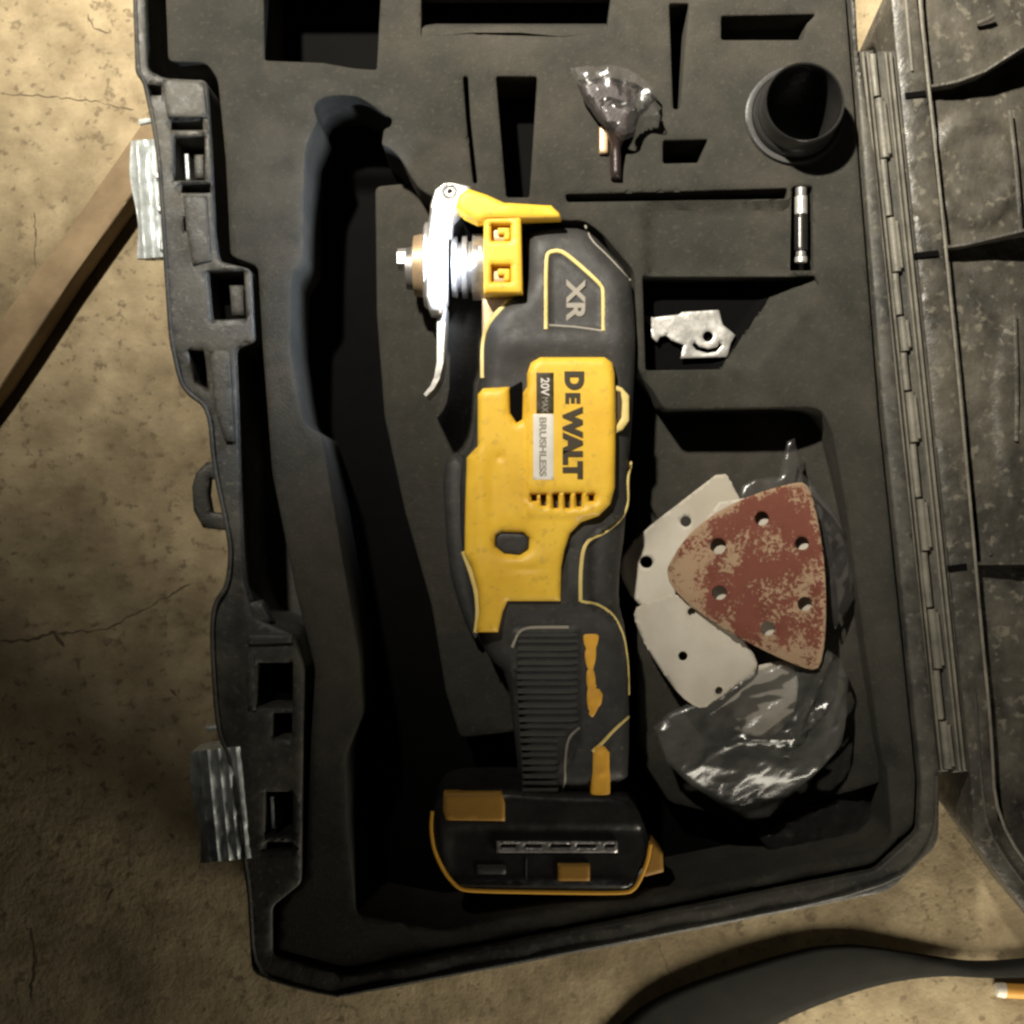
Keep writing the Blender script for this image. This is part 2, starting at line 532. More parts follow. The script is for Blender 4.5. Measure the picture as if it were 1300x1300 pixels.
# ================================================================== SETTING
# floor: one large sheet, finer near the case
def make_floor():
    xs = np.concatenate([[-6000, -2500, -900], np.linspace(-450, 450, 120), [900, 2500, 6000]])
    V = []
    X, Y = np.meshgrid(xs, xs, indexing='ij')
    Z = np.zeros(X.size)
    m = (abs(X.ravel()) < 460) & (abs(Y.ravel()) < 460)
    Z[m] = vnoise(X.ravel()[m], Y.ravel()[m], 0.012, 3) * 1.0 + vnoise(X.ravel()[m], Y.ravel()[m], 0.05, 5) * 0.35 - 0.6
    V = np.stack([X.ravel(), Y.ravel(), Z], 1)
    n = len(xs)
    F = [[i * n + j, (i + 1) * n + j, (i + 1) * n + j + 1, i * n + j + 1] for i in range(n - 1) for j in range(n - 1)]
    V[:, 2] += FZ
    return build('floor', V, F, M['concrete'], None, True, kind='structure')
floor = make_floor()

def crack(pts, wpx, seed):
    r = random.Random(seed)
    top, bot = [], []
    P = []
    for (xa, ya), (xb, yb) in zip(pts[:-1], pts[1:]):
        c_ = max(1, int(math.hypot(xb - xa, yb - ya) / 6))
        P += [(xa + (xb - xa) * q / c_, ya + (yb - ya) * q / c_) for q in range(c_)]
    P.append(pts[-1])
    n = len(P)
    for i, (x, y) in enumerate(P):
        jx, jy = r.uniform(-1.5, 1.5), r.uniform(-1.5, 1.5)
        ww = wpx * (0.25 + 0.75 * r.random()) * (0.35 if i in (0, n - 1) else 1)
        a = P[max(0, i - 1)]; b = P[min(n - 1, i + 1)]
        t = np.array(b) - np.array(a); t = t / max(1e-6, np.linalg.norm(t)); nn = np.array([-t[1], t[0]])
        q = np.array([x + jx, y + jy])
        a_ = W(*(q + nn * ww / 2), FZ); b_ = W(*(q - nn * ww / 2), FZ)
        zf_ = lambda p: FZ + noise.noise(Vector((p[0] * .012, p[1] * .012, 3))) * 1.0 + noise.noise(Vector((p[0] * .05, p[1] * .05, 5))) * 0.35 - 0.6 + 0.12
        top.append((*a_, zf_(a_))); bot.append((*b_, zf_(b_)))
    V = top + bot
    F = [[i, i + 1, n + i + 1, n + i] for i in range(n - 1)]
    ORI[floor.name] = Vector((0, 0, 0))
    build('crack', V, F, M['crack'], floor)
crack([(110, 15), (118, 35), (140, 42)], 3, 2)
crack([(0, 118), (60, 122), (120, 128), (170, 140)], 2.2, 3)
crack([(0, 815), (40, 812), (72, 802)], 5, 4)
crack([(66, 800), (82, 822)], 7, 12)
crack([(72, 804), (130, 800), (180, 775), (240, 742)], 3.5, 5)
crack([(44, 268), (44, 340)], 3, 1)
crack([(40, 1180), (45, 1220), (38, 1270)], 5, 7)
crack([(135, 1145), (142, 1130)], 6, 8)
crack([(215, 875), (222, 885)], 7, 9)
crack([(835, 1195), (852, 1240), (866, 1255)], 1.5, 13)

# ================================================================== WOODEN BOARD
z = FZ + 16
wp = thing('wooden_board', 'weathered brown wooden board lying slantwise on the concrete left of the open case', 'board', (*W(60, 350, FZ), FZ))
puff('board', [(-60, 478), (-60, 572), (0, 494), (90, 356), (205, 196), (212, 128), (185, 148), (90, 285), (0, 405)], z, M['wood'], wp, bottom=FZ + 0.5, r=1.5, step=3,
     zf=lambda x, y, d: -1.0 * np.exp(-((d - 9) / 1.2) ** 2) + 0.25 * np.sin(((x * 0.82 + y * 0.57) ) * 0.55))

# ================================================================== CASE
case = thing('tool_case', 'open black plastic power tool case with zinc latches, lid folded back to the right', 'tool case', (*W(650, 600, FZ), FZ))
OUT = [(165, -90), (168, 0), (171, 92), (180, 104), (190, 150), (198, 200), (207, 340), (213, 430), (224, 482), (234, 500), (262, 520), (267, 590), (284, 668), (289, 700), (285, 742),
       (268, 765), (264, 805), (272, 930), (290, 965), (308, 1100), (313, 1132), (319, 1238), (380, 1258), (430, 1268), (780, 1202), (1128, 1133), (1192, 1072), (1194, 985), (1178, 850), (1142, 520),
       (1112, 200), (1090, 60), (1086, -20), (1020, -90)]
HOLE = [(184, -75), (184, 0), (187, 88), (208, 98), (262, 101), (268, 200), (272, 290), (277, 331), (318, 341), (323, 433), (297, 441), (300, 520), (302, 600), (305, 700), (309, 742),
        (324, 785), (372, 805), (386, 850), (384, 930), (382, 1122), (345, 1152), (345, 1212), (440, 1238), (780, 1172), (1112, 1106), (1166, 1056), (1169, 990), (1155, 850), (1121, 520), (1096, 200), (1080, 0), (1079, -14), (1012, -75)]
SLOTS = [rect(216, 153, 257, 164), rect(220, 173, 259, 228), rect(229, 233, 266, 244), rect(233, 276, 248, 292), [(262, 344), (309, 344), (312, 404), (268, 406)],
         [(238, 444), (258, 446), (262, 494), (245, 484)], rect(326, 842, 371, 898), rect(346, 906, 370, 938), rect(336, 1006, 371, 1062), rect(338, 1070, 371, 1080), rect(188, 108, 204, 120)]
OUT_F, HOLE_F = fillet(OUT, 14), fillet(HOLE, 7)
def rimz(x, y, d):
    return 0.25 * np.sin(x * 0.05) + 0.18 * vnoise(x, y, 0.05, 2) - 2.0 * sstep(440, 470, y) * (x < 340) * sstep(310, 300, x)
puff('rim', OUT_F, ZT, M['shell'], case, bottom=50, r=1.2, step=3.2, holes=[HOLE_F] + SLOTS, hole_floor=[FZ + 6] + [78] * len(SLOTS), zf=rimz)
# lower tub, slightly narrower, and its floor
TUB = [(x + (14 if x < 700 else -14), y + (-14 if y > 600 else 14)) for x, y in OUT]
v = MB()
lo_ = [W(x, y, ZT) for x, y in TUB]
n = len(lo_)
v.add([(x, y, 56) for x, y in lo_] + [(x * 0.985, y * 0.985, FZ + 1) for x, y in lo_] + [(x * 0.985, y * 0.985, FZ + 5) for x, y in lo_],
      [[i, (i + 1) % n, n + (i + 1) % n, n + i] for i in range(n)] + [list(range(n, 2 * n))] + [list(range(2 * n, 3 * n))])
v.build('tub', M['shell'], case)
# slot bottoms
for s in SLOTS:
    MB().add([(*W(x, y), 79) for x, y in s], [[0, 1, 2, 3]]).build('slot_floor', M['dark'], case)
# rim bead following the outer edge
beadp = [W(x, y) for x, y in resample(OUT[:27], 20)[:-3]]
bead = MB()
LEFT = OUT[1:24]
def inset_line(pl, off):
    o = []
    for i, p in enumerate(pl):
        a = np.array(pl[max(0, i - 1)], float); b = np.array(pl[min(len(pl) - 1, i + 1)], float)
        t = (b - a) / np.linalg.norm(b - a); o.append((p[0] + t[1] * off, p[1] - t[0] * off))
    return o
bl = inset_line(LEFT, 4)
bead.tube([(*W(x, y), ZT + 0.1) for x, y in chaikin(bl, 2, closed=False)], 0.9, 8)
bl = inset_line(OUT[23:28], 5)
bead.tube([(*W(x, y), ZT + 0.1) for x, y in chaikin(bl, 2, closed=False)], 0.9, 8)
bead.build('rim_bead', M['shell'], case, True)
# raised bits of the catch housings
def box(name, poly, z0, z1, m, parent, r=0.5, **kw):
    return puff(name, poly, z1, m, parent, bottom=z0, r=r, step=kw.pop('step', 2.5), **kw)
box('catch_housing', [(206, 100), (258, 104), (262, 148), (212, 148), (208, 124)], 96, 101.6, M['shell'], case)
box('catch_housing', [(232, 248), (262, 248), (268, 330), (244, 336), (236, 290)], 96, 101.4, M['shell'], case)
box('catch_tongue', [(291, 362), (308, 362), (310, 400), (294, 400)], 79, 97, M['shell'], case)
box('catch_tongue', [(246, 196), (258, 196), (259, 226), (247, 226)], 79, 94, M['shell'], case)
box('catch_pin', [(234, 195), (239, 195), (241, 228), (236, 228)], 79, 96, M['zinc'], case, r=0.3, step=1)
box('catch_housing', [(312, 806), (370, 806), (370, 816), (314, 818)], 97, 102.2, M['shell'], case)
box('catch_housing', [(312, 828), (322, 828), (324, 902), (314, 902)], 97, 101.6, M['shell'], case)
box('catch_pin', [(343, 1012), (347, 1012), (349, 1052), (345, 1052)], 79, 97, M['zinc'], case, r=0.3, step=1)
box('catch_housing', [(300, 770), (330, 762), (345, 790), (318, 798)], 92, 99, M['shell'], case)
box('rim_web', [(266, 446), (290, 444), (297, 560), (285, 560), (272, 520)], 90, 101.0, M['shell'], case)
# padlock eye
puff('padlock_eye', [(284, 586), (262, 586), (248, 600), (243, 618), (245, 648), (257, 670), (290, 674), (294, 630)], 88, M['shell'], case, bottom=82, r=1.2, step=2,
     holes=[[(266, 608), (282, 610), (286, 628), (285, 652), (268, 650), (264, 628)]], hole_floor=[82])

# latches
def latch(px, py, L, ang, nm):
    cx, cy = W(px, py, 84)
    Lr = nm; WU = 1.0 if py < 600 else 1.45
    root_label = None
    parts = []
    # plate with long ridges
    def tr(u, v_, z): # u across (px), v along (px)
        ca, sa = math.cos(ang), math.sin(ang)
        return W(px + u * ca - v_ * sa, py + u * sa + v_ * ca, z)
    V = []; F = []
    us = np.linspace(-22, 22, 24); vs = np.linspace(-L / 2, L / 2, 30)
    def top(u, v_):
        z = (84 if py < 600 else 100) - 3.5 * sstep(-8, -22, u) + 1.3 * (np.exp(-((u + 15) / 2.0) ** 2) + np.exp(-((u + 7) / 2.0) ** 2) + 0.8 * np.exp(-((u - 3) / 1.6) ** 2) + 0.8 * np.exp(-((u - 11) / 1.6) ** 2)) + 1.6 * np.exp(-((u - 19) / 1.8) ** 2)
        z += 0.8 * math.sin(v_ * 0.13) * (u > 0) * (1 - abs(u - 8) / 16) + 0.9 * noise.noise(Vector((u * .12, v_ * .09, L)))
        return z
    for u in us:
        for v_ in vs:
            edge = 0
            if u < -13 and v_ > L / 2 - 6: edge = -1
            z = top(u, v_)
            uu = u * WU + (3 * math.sin(v_ * .05)) * (u < -20)
            V.append((*tr(uu, v_, z), z))
    a, b = len(us), len(vs)
    for i in range(a - 1):
        for j in range(b - 1): F.append([i * b + j, (i + 1) * b + j, (i + 1) * b + j + 1, i * b + j + 1])
    nV = len(V)
    rim_i = [i * b for i in range(a)] + [(a - 1) * b + j for j in range(1, b)] + [i * b + b - 1 for i in range(a - 2, -1, -1)] + [j for j in range(b - 2, 0, -1)]
    for q in rim_i: V.append((V[q][0], V[q][1], 78))
    m_ = len(rim_i)
    for i in range(m_): F.append([rim_i[i], rim_i[(i + 1) % m_], nV + (i + 1) % m_, nV + i])
    lt = build('latch', V, F, M['zinc'], case, True, label=nm)
    # sub-parts: hook and pivot
    h = MB(); p0 = tr(2, -L / 2 - 14, 88); p1 = tr(16, -L / 2 - 26, 88); p2 = tr(18, -L / 2 + 8, 88); p3 = tr(-10, -L / 2 - 26, 88)
    h.tube([(*p3, 84), (*p1, 86), (*p2, 88)], 1.5, 8)
    h.build('latch_hook', M['zinc'], lt, True)
    h = MB(); q0 = tr(8, L / 2 - 14, 90); q1 = tr(42, L / 2 - 8, 90)
    h.bar(q0, q1, 2.4, 84, 92.5, 0.8); h.build('latch_pivot', M['zinc'], lt)
    for vv in (-L / 5, L / 12):
        h = MB(); c = tr(9, vv, 88)
        h.lathe_z(c[0], c[1], [(1.5, 83), (1.5, 86.5), (1.0, 87.0)], 12); h.build('rivet', M['steeld'], lt, True)
latch(192, 252, 150, -0.07, 'shiny zinc latch at the upper left')
latch(280, 1022, 142, -0.10, 'dull zinc latch at the lower left')

# hinge: long ribs with knuckles between them
def hx(y, off): return 1104 + (y - 0) * 0.1035 + off
def hbar(name, y0, y1, off, hwpx, z0, z1, m, parent, bev=0.5, y_slant=0):
    v = MB(); a = W(hx(y0, off), y0, z1); b = W(hx(y1, off), y1, z1)
    v.bar(a, b, hwpx * k_(z1), z0, z1, bev); return v.build(name, m, parent)
hbar('hinge_leaf', 64, 980, -11, 10, 86, 96.5, M['shell'], case)
hbar('hinge_leaf', 64, 980, 15, 12, 84, 96.0, M['shell'], case)
for off, hw, zz in ((-15, 1.6, 99.5), (-9, 1.3, 98.6), (14, 1.5, 98.6), (20, 1.8, 99.2)):
    hbar('hinge_rib', 66, 978, off, hw, 90, zz, M['hingep'], case, 0.35)
ys = [66, 122, 200, 274, 345, 400, 446, 496, 562, 632, 700, 772, 850, 915, 978]
for i in range(len(ys) - 1):
    off = -0.5 + (1.5 if i % 2 else -1.5)
    a, b = ys[i] + 1.5, ys[i + 1] - 1.5
    zc = 97.0
    p0 = W(hx(a, off), a, 99); p1 = W(hx(b, off), b, 99)
    v = MB(); v.tube([(*p0, zc), (*p1, zc)], 1.9 if i % 2 else 1.55, 10)
    v.build('hinge_knuckle', M['hingep'], case, True)
    if i % 2:
        v = MB(); a2 = W(hx(a, 6), a + 4, 99); b2 = W(hx(b, 6), b - 4, 99); v.bar(a2, b2, 0.7, 90, 98.6, 0.3); v.build('hinge_tab', M['hingep'], case)
    else:
        v = MB(); a2 = W(hx(a, -5.5), a + 6, 99); b2 = W(hx(b, -5.5), b - 12, 99); v.bar(a2, b2, 0.6, 90, 98.0, 0.3); v.build('hinge_tab', M['hingep'], case)

# ------------------------------------------------------------------ lid
LOUT = [(1190, -110), (1130, -22), (1131, 0), (1137, 62), (1232, 985), (1236, 1068), (1330, 1195), (1480, 1330), (1700, 1330), (1700, -90)]
LIN = [(1200, -80), (1162, -30), (1165, 0), (1177, 100), (1262, 930), (1268, 1040), (1345, 1150), (1500, 1290), (1660, 1290), (1660, -70)]
lid = puff('lid', LOUT, 98, M['lid'], case, bottom=FZ + 2, wall_in=8, r=1.0, step=5, holes=[LIN], hole_floor=[FZ + 5], zf=lambda x, y, d: 0.5 * vnoise(x, y, 0.03, 9),
           label='open lid of the case, scuffed and dusty inside')
ORI[lid.name] = ORI[case.name]
def lidz(x, y, d):
    off = x - hx(y, 0)
    z = -13 * sstep(60, 330, off) - 1.0
    # moulded oval pad and ridges
    e = np.hypot((x - 1238) / 62, (y - 215) / 78)
    z = z + 2.4 * sstep(1.0, 0.86, e) - 1.1 * sstep(0.72, 0.62, e)
    e = np.hypot((x - 1300) / 36, (y - 520) / 130)
    z = z + 1.6 * sstep(1.0, 0.9, e)
    z = z + 0.7 * vnoise(x, y, 0.022, 4) + 0.35 * vnoise(x, y, 0.07, 7) + 0.3 * vnoise(x, y, 0.18, 8)
    return z
LFL = [(x - (6 if x < 1300 else -6), y + (0)) for x, y in LIN]
puff('lid_floor', LFL, 91, M['lid'], lid, r=0, step=2.6, zf=lidz)
def lbar(name, pts, hw, z0, z1, m=None, lab=None):
    v = MB()
    for a, b in zip(pts[:-1], pts[1:]): v.bar(W(*a, z1), W(*b, z1), hw, z0, z1, 0.4)
    return v.build(name, m or M['lid'], lid, label=lab)
def fin(pts, name='rib'):
    """web standing on the lid floor; pts (x, y, top z)"""
    V = []; F = []; n = len(pts)
    for x, y, zt in pts:
        c = W(x, y, zt)
        V += [(c[0], c[1] + 0.55, 60), (c[0], c[1] + 0.55, zt), (c[0], c[1] - 0.55, zt), (c[0], c[1] - 0.55, 60)]
    for i in range(n - 1):
        for j in range(4): F.append([i * 4 + j, i * 4 + (j + 1) % 4, (i + 1) * 4 + (j + 1) % 4, (i + 1) * 4 + j])
    F += [[0, 1, 2, 3], [4 * n - 4, 4 * n - 3, 4 * n - 2, 4 * n - 1]]
    return build(name, V, F, M['lid'], lid)
fin([(1168, 112, 97), (1215, 103, 99), (1250, 90, 100), (1300, 58, 103), (1360, 25, 104)])
fin([(1180, 316, 97), (1225, 310, 99), (1300, 292, 102), (1400, 275, 104)])
fin([(1212, 716, 97), (1300, 715, 99), (1400, 714, 100)])
# notches where the webs cross the lid edge
for (x, y, L_) in ((1150, 121, 26), (1164, 324, 28), (1206, 722, 22)):
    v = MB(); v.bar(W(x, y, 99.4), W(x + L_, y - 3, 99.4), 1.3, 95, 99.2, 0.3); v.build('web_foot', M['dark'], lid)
line('lid_edge', [(1164, -80), (1167, 0), (1178, 100), (1195, 260), (1214, 450), (1232, 640), (1246, 800), (1258, 920), (1264, 1040), (1335, 1140)], 98.8, 4, M['hingep'], lid, 0.8)  # lid edge in paler plastic, its glints put into the colour
line('lid_edge', [(1146, -80), (1150, 0), (1158, 90)], 98.6, 4, M['hingep'], lid, 0.7)
line('lid_edge', [(1238, 880), (1246, 1000), (1256, 1062), (1330, 1160)], 98.4, 4, M['shell'], lid, 0.7)
for (x0, y0, x1, y1) in ((1288, 400, 1290, 560), (1255, 700, 1256, 705), (1240, 30, 1262, 20), (1282, 140, 1296, 300)):
    line('lid_ridge', [(x0, y0), ((x0 + x1) / 2 + 2, (y0 + y1) / 2), (x1, y1)], 90, 6, M['lid'], lid, 0.8)

# ================================================================== FOAM
foam = thing('foam_insert', 'dark grey foam insert with cut pockets filling the bottom of the case', 'foam insert', (*W(650, 600, 40), 40))
FO = [(208, -72), (210, 0), (213, 78), (262, 80), (276, 100), (286, 200), (292, 325), (327, 338), (333, 440), (345, 600), (375, 750), (400, 850), (395, 930), (388, 1112), (354, 1152), (350, 1205), (440, 1230),
      (780, 1164), (1108, 1098), (1160, 1050), (1163, 990), (1149, 850), (1115, 520), (1090, 200), (1074, 0), (1073, -10), (1006, -72)]
CAV = [(398, 138), (404, 126), (424, 121), (452, 122), (468, 130), (488, 146), (498, 150), (496, 160), (487, 163), (484, 184), (494, 188), (508, 200), (520, 222), (532, 240), (548, 250), (612, 262), (676, 280), (742, 280),
       (764, 296), (805, 344), (808, 420), (810, 470), (832, 500), (842, 520), (1030, 517), (1044, 522), (1056, 545), (1066, 590), (1080, 660), (1094, 760), (1108, 860), (1122, 955), (1180, 966),
       (1188, 1020)]
CAV = CAV[:-2] + [(1126, 972), (1132, 1060), (1110, 1080), (860, 1130), (700, 1150), (560, 1180), (452, 1160), (440, 1045), (438, 960), (461, 905), (456, 830), (440, 740), (425, 650), (408, 553), (386, 540), (377, 500), (368, 440), (369, 350),
                  (384, 330), (385, 250), (388, 186), (404, 152)]
POCK = [
    (chaikin([(334, -60), (486, -60), (478, 88), (450, 86), (410, 79), (336, 76)], 0), 50),
    ([(535, -8), (776, -8), (770, 40), (712, 45), (660, 40), (600, 40), (535, 46)], 88),
    ([(630, 97), (682, 97), (672, 250), (643, 250)], 70),
    ([(588, 97), (594, 97), (597, 150), (606, 232), (601, 232), (592, 150)], 84),
    ([(850, 4), (875, 4), (863, 138), (855, 138)], 76),
    ([(916, 20), (1036, 18), (1024, 30), (1020, 50), (916, 50)], 80),
    ([(842, 178), (899, 177), (893, 190), (887, 206), (842, 207)], 70),
    ([(776, 165), (800, 165), (796, 190), (790, 224), (776, 224)], 80),
    ([(718, 247), (760, 245), (1012, 238), (1040, 236), (1036, 250), (1036, 342), (1004, 344), (1003, 256), (720, 256)], 82),
    (circ(1008, 148, 48, 24), 62.5),
    ([(816, 350), (1035, 350), (1040, 362), (1000, 420), (960, 468), (820, 470)], 74),
]
POCK = [(([(718, 247), (1000, 239), (1000, 252), (720, 256)]), 82), (([(1006, 237), (1032, 236), (1033, 343), (1005, 343)]), 82)] + POCK[:8] + [POCK[9], POCK[10]]
bagnotch = 0
CAV = fillet(CAV, 9)
FO = fillet(FO, 8)
POCK = [(fillet(p, 3), h) for p, h in POCK]
HO = [CAV] + [p for p, _ in POCK]
def cavfloor_px(px, py):
    z = np.full(np.shape(px), 46.0)
    z = z + 8 * sstep(520, 490, px) * sstep(210, 180, py)
    return z
def cavfloor_mm(x, y):
    # evaluated in photo pixels of the rim plane
    k = k_(98)
    return cavfloor_px(x / k + 650, 650 - y / k)
def foamz(x, y, d):
    z = 0.25 * vnoise(x, y, 0.018, 3) + 0.10 * vnoise(x, y, 0.12, 5)
    # block below the long slot is pressed in a little; finger scoop beside the top pocket
    z = z - 3.6 * sstep(253, 262, y) * sstep(352, 346, y) * sstep(815, 830, x) * sstep(1008, 1003, x)
    z = z - 1.2 * np.exp(-(((x - 375) / 10) ** 2 + ((y - 128) / 8) ** 2))
    z = z - 1.5 * sstep(470, 476, y) * sstep(845, 815, x) * sstep(525, 515, y) * (x > 800)
    z = z - 3.0 * np.exp(-(((x - 650) / 62) ** 2 + ((y - 40) / 10) ** 2)) * (y > 38)
    z = z - 5.0 * sstep(520, 700, y) * np.exp(-((x - (1055 + (y - 520) * 0.15)) / 20) ** 2) * (x > 1040) * (y < 970)
    return z
puff('foam_block', FO, 98, M['foam'], foam, bottom=FZ + 8, r=1.0, step=3.4, holes=HO, hole_floor=[cavfloor_mm] + [h for _, h in POCK], zf=foamz, label='speckled dark grey top of the foam')
kk = k_(98)
cf = puff('cavity_floor', CAV, 98, M['foam'], foam, r=0, step=2.6, zf=lambda x, y, d: cavfloor_px(x, y) - 98 + 0.25 * vnoise(x, y, 0.06, 1) * (d > 1))
cf.data.materials.append(M['dark'])     # near-black, the deep channel's shade is in its colour
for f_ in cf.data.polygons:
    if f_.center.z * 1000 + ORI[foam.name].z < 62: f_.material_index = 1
puff('foam_step', fillet([(476, 236), (560, 228), (600, 300), (630, 500), (650, 700), (655, 930), (584, 938), (566, 880), (548, 770), (514, 650), (488, 530), (478, 400)], 8), 72, M['foam'], foam, bottom=45, r=1.5, step=2.6)
puff('foam_step', fillet([(800, 500), (1042, 509), (1058, 522), (1072, 566), (1088, 650), (1104, 760), (1120, 860), (1138, 968), (1070, 1006), (960, 1046), (850, 1020), (812, 960)], 8), 70, M['foam'], foam, bottom=45, r=1.5, step=2.6,
     zf=lambda x, y, d: 17 * sstep(1000, 1092, x - (y - 560) * 0.09) + 0.4 * vnoise(x, y, 0.03, 2))
for p, h in POCK:
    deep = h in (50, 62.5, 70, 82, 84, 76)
    if h == 88: zf_ = lambda x, y, d: -24 + 22.8 * sstep(-4, 38, y)
    elif h == 74: zf_ = lambda x, y, d: -16 + 15 * sstep(-42, 20, ((x - 1035) * 120 + (y - 350) * 85) / 147) 
    else: zf_ = lambda x, y, d, h=h: (h - 98) + 0 * x
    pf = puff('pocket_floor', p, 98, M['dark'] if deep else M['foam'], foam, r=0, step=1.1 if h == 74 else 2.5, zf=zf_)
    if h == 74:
        pf.data.materials.append(M['dark'])  # deep end of the sloped floor is painted with its shade
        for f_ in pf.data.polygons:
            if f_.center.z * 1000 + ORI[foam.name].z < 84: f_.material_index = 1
# tail of the foam: crumbly lump at the lower right
def crumbs(x, y, d): return 1.3 * vnoise(x, y, 0.1, 3) + 0.9 * vnoise(x, y, 0.25, 6)
puff('torn_edge', [(1060, 1000), (1100, 985), (1130, 968), (1172, 970), (1178, 1050), (1120, 1092), (1000, 1110), (960, 1060)], 68, M['gloss'], foam, bottom=45, r=2, step=2, zf=crumbs, label='torn black lower right corner')

# ================================================================== POWER TOOL
tool = thing('oscillating_multi_tool', 'yellow and black cordless oscillating multi tool lying on its side in the foam', 'power tool', (*W(690, 700, 50), 50))
BODY = [(664, 290), (700, 282), (744, 283), (764, 299), (803, 345), (809, 400), (808, 470), (806, 520), (803, 560), (800, 620), (796, 680), (790, 720), (788, 765), (797, 800), (801, 860), (803, 930), (800, 1012),
        (660, 1012), (652, 930), (643, 862), (622, 842), (604, 812), (606, 790), (596, 730), (584, 700), (582, 590), (600, 560), (606, 490), (611, 440), (617, 402), (640, 378), (664, 368)]
def bodyz(x, y, d):
    z = -3.0 * sstep(380, 290, y)
    z = z - 5.0 * sstep(745, 820, y)          # the grip is slimmer
    z = z + 1.6 * np.exp(-((y - 437) / 22) ** 2) * sstep(600, 660, x)
    # groove beside the housing and finger ring
    z = z - 1.2 * np.exp(-((x - (722 + 0 * y)) / 6) ** 2) * (y > 690) * (y < 770)
    # panel on the head is sunk
    inp = sstep(694, 700, x) * sstep(768, 762, x) * sstep(318 + (-0), 326, y - np.clip((x - 712), 0, 60) * 0.78) * sstep(420, 414, y)
    z = z - 1.3 * inp
    # overmould step to the right of the pinstripe
    z = z - 4.0 * sstep(0, 12, x - (798 - 55 * sstep(640, 690, y) + 55 * sstep(765, 800, y))) * (y > 560) * (y < 860)
    # sunk grip field
    g = sstep(652, 658, x) * sstep(738, 733, x) * sstep(798, 806, y) * sstep(1008, 1000, y + np.clip(x - 700, 0, 60) * 1.5)
    z = z - 2.0 * g
    return z + 0.12 * vnoise(x, y, 0.08, 2)
body = puff('body', BODY, 107, M['rubber'], tool, bottom=58, r=9.0, step=1.8, round_it=1, zf=bodyz, edges=(0.03, 0.1, 0.22, 0.4, 0.65), label='black rubber overmoulded body and grip')
BS = skin(body)
# darker belly/rear under the housing on the left
puff('rear_cover', [(560, 585), (584, 570), (600, 600), (600, 720), (612, 800), (604, 822), (585, 780), (568, 720)], 84, M['rubber'], tool, bottom=58, r=5, step=2.2, round_it=1, label='lower black cover beside the yellow housing')
# yellow housing
YEL = [(669, 490), (669, 474), (674, 460), (686, 453), (768, 453), (778, 460), (781, 474), (782, 560), (781, 618), (775, 640), (760, 655), (738, 663), (724, 677), (717, 698), (713, 720), (712, 764), (644, 764), (638, 778), (632, 804),
       (604, 804), (608, 778), (606, 750), (598, 722), (589, 704), (590, 640), (592, 580), (606, 566), (606, 500), (613, 492), (647, 490), (648, 524), (656, 536), (663, 532), (664, 498)]
BTN = [(630, 680), (636, 676), (664, 677), (672, 684), (671, 698), (660, 705), (640, 703), (629, 694)]
VENT = []
for i, x in enumerate((678, 690, 705.5, 720.5, 735, 751)):
    a, b = ((628, 636), (628, 642), (627, 645), (627, 645), (627, 643), (628, 636))[i]
    VENT.append([(x - 3.6, a), (x + 3.6, a), (x + 3.4, b), (x - 2.6, b)])
def yelz(x, y, d):
    z = 1.7 * sstep(668, 672, x) * sstep(660, 652, y)              # raised label plateau
    z = z - 1.2 * np.exp(-((x - 626) / 9) ** 2) * sstep(560, 600, y) * sstep(700, 650, y)
    z = z - 2.0 * sstep(612, 594, x) * sstep(480, 520, y)
    z = z - 2.4 * np.exp(-(((x - 650) / 34) ** 2 + ((y - 690) / 20) ** 2))
    z = z - 2.2 * sstep(690, 800, y)
    z = z - 0.8 * np.exp(-(((x - 668) / 22) ** 2 + ((y - 722) / 5) ** 2))
    z = z - 0.9 * np.exp(-(((x - 634) / 4) ** 2 + ((y - 580) / 5) ** 2))
    # shallow sunk field behind the label
    return z
puff('housing', YEL, 111.5, M['yellow'], tool, bottom=98, r=3.2, step=1.3, holes=[BTN] + VENT, hole_floor=[104] + [105] * 6, zf=yelz, edges=(0.05, 0.18, 0.4, 0.7), label='glossy yellow plastic housing')
puff('side_button', [(x, y) for x, y in BTN], 108.0, M['rubber'], tool, bottom=103.5, r=1.2, step=1.2)
v = MB()
v.add([(*W(x, y, 105.5), 105.5) for x, y in rect(668, 622, 760, 650)], [[0, 1, 2, 3]])
v.build('vent_backing', M['print'], tool)
# notches and pale trims at the housing's sides
puff('notch_trim', [(780, 488), (790, 492), (799, 502), (799, 534), (791, 545), (781, 550)], 109.2, M['stripe'], tool, bottom=100, r=0.8, step=1,
     holes=[[(782, 496), (788, 498), (790, 510), (789, 530), (783, 540)]], hole_floor=[106])
puff('notch_gap', [(781, 496), (789, 498), (791, 510), (790, 530), (782, 540)], 108.0, M['print'], tool, bottom=100, r=0.2, step=1)
puff('notch_gap', [(648, 492), (662, 484), (664, 530), (656, 536), (648, 526)], 108.6, M['dark'], tool, bottom=100, r=0.3, step=1)
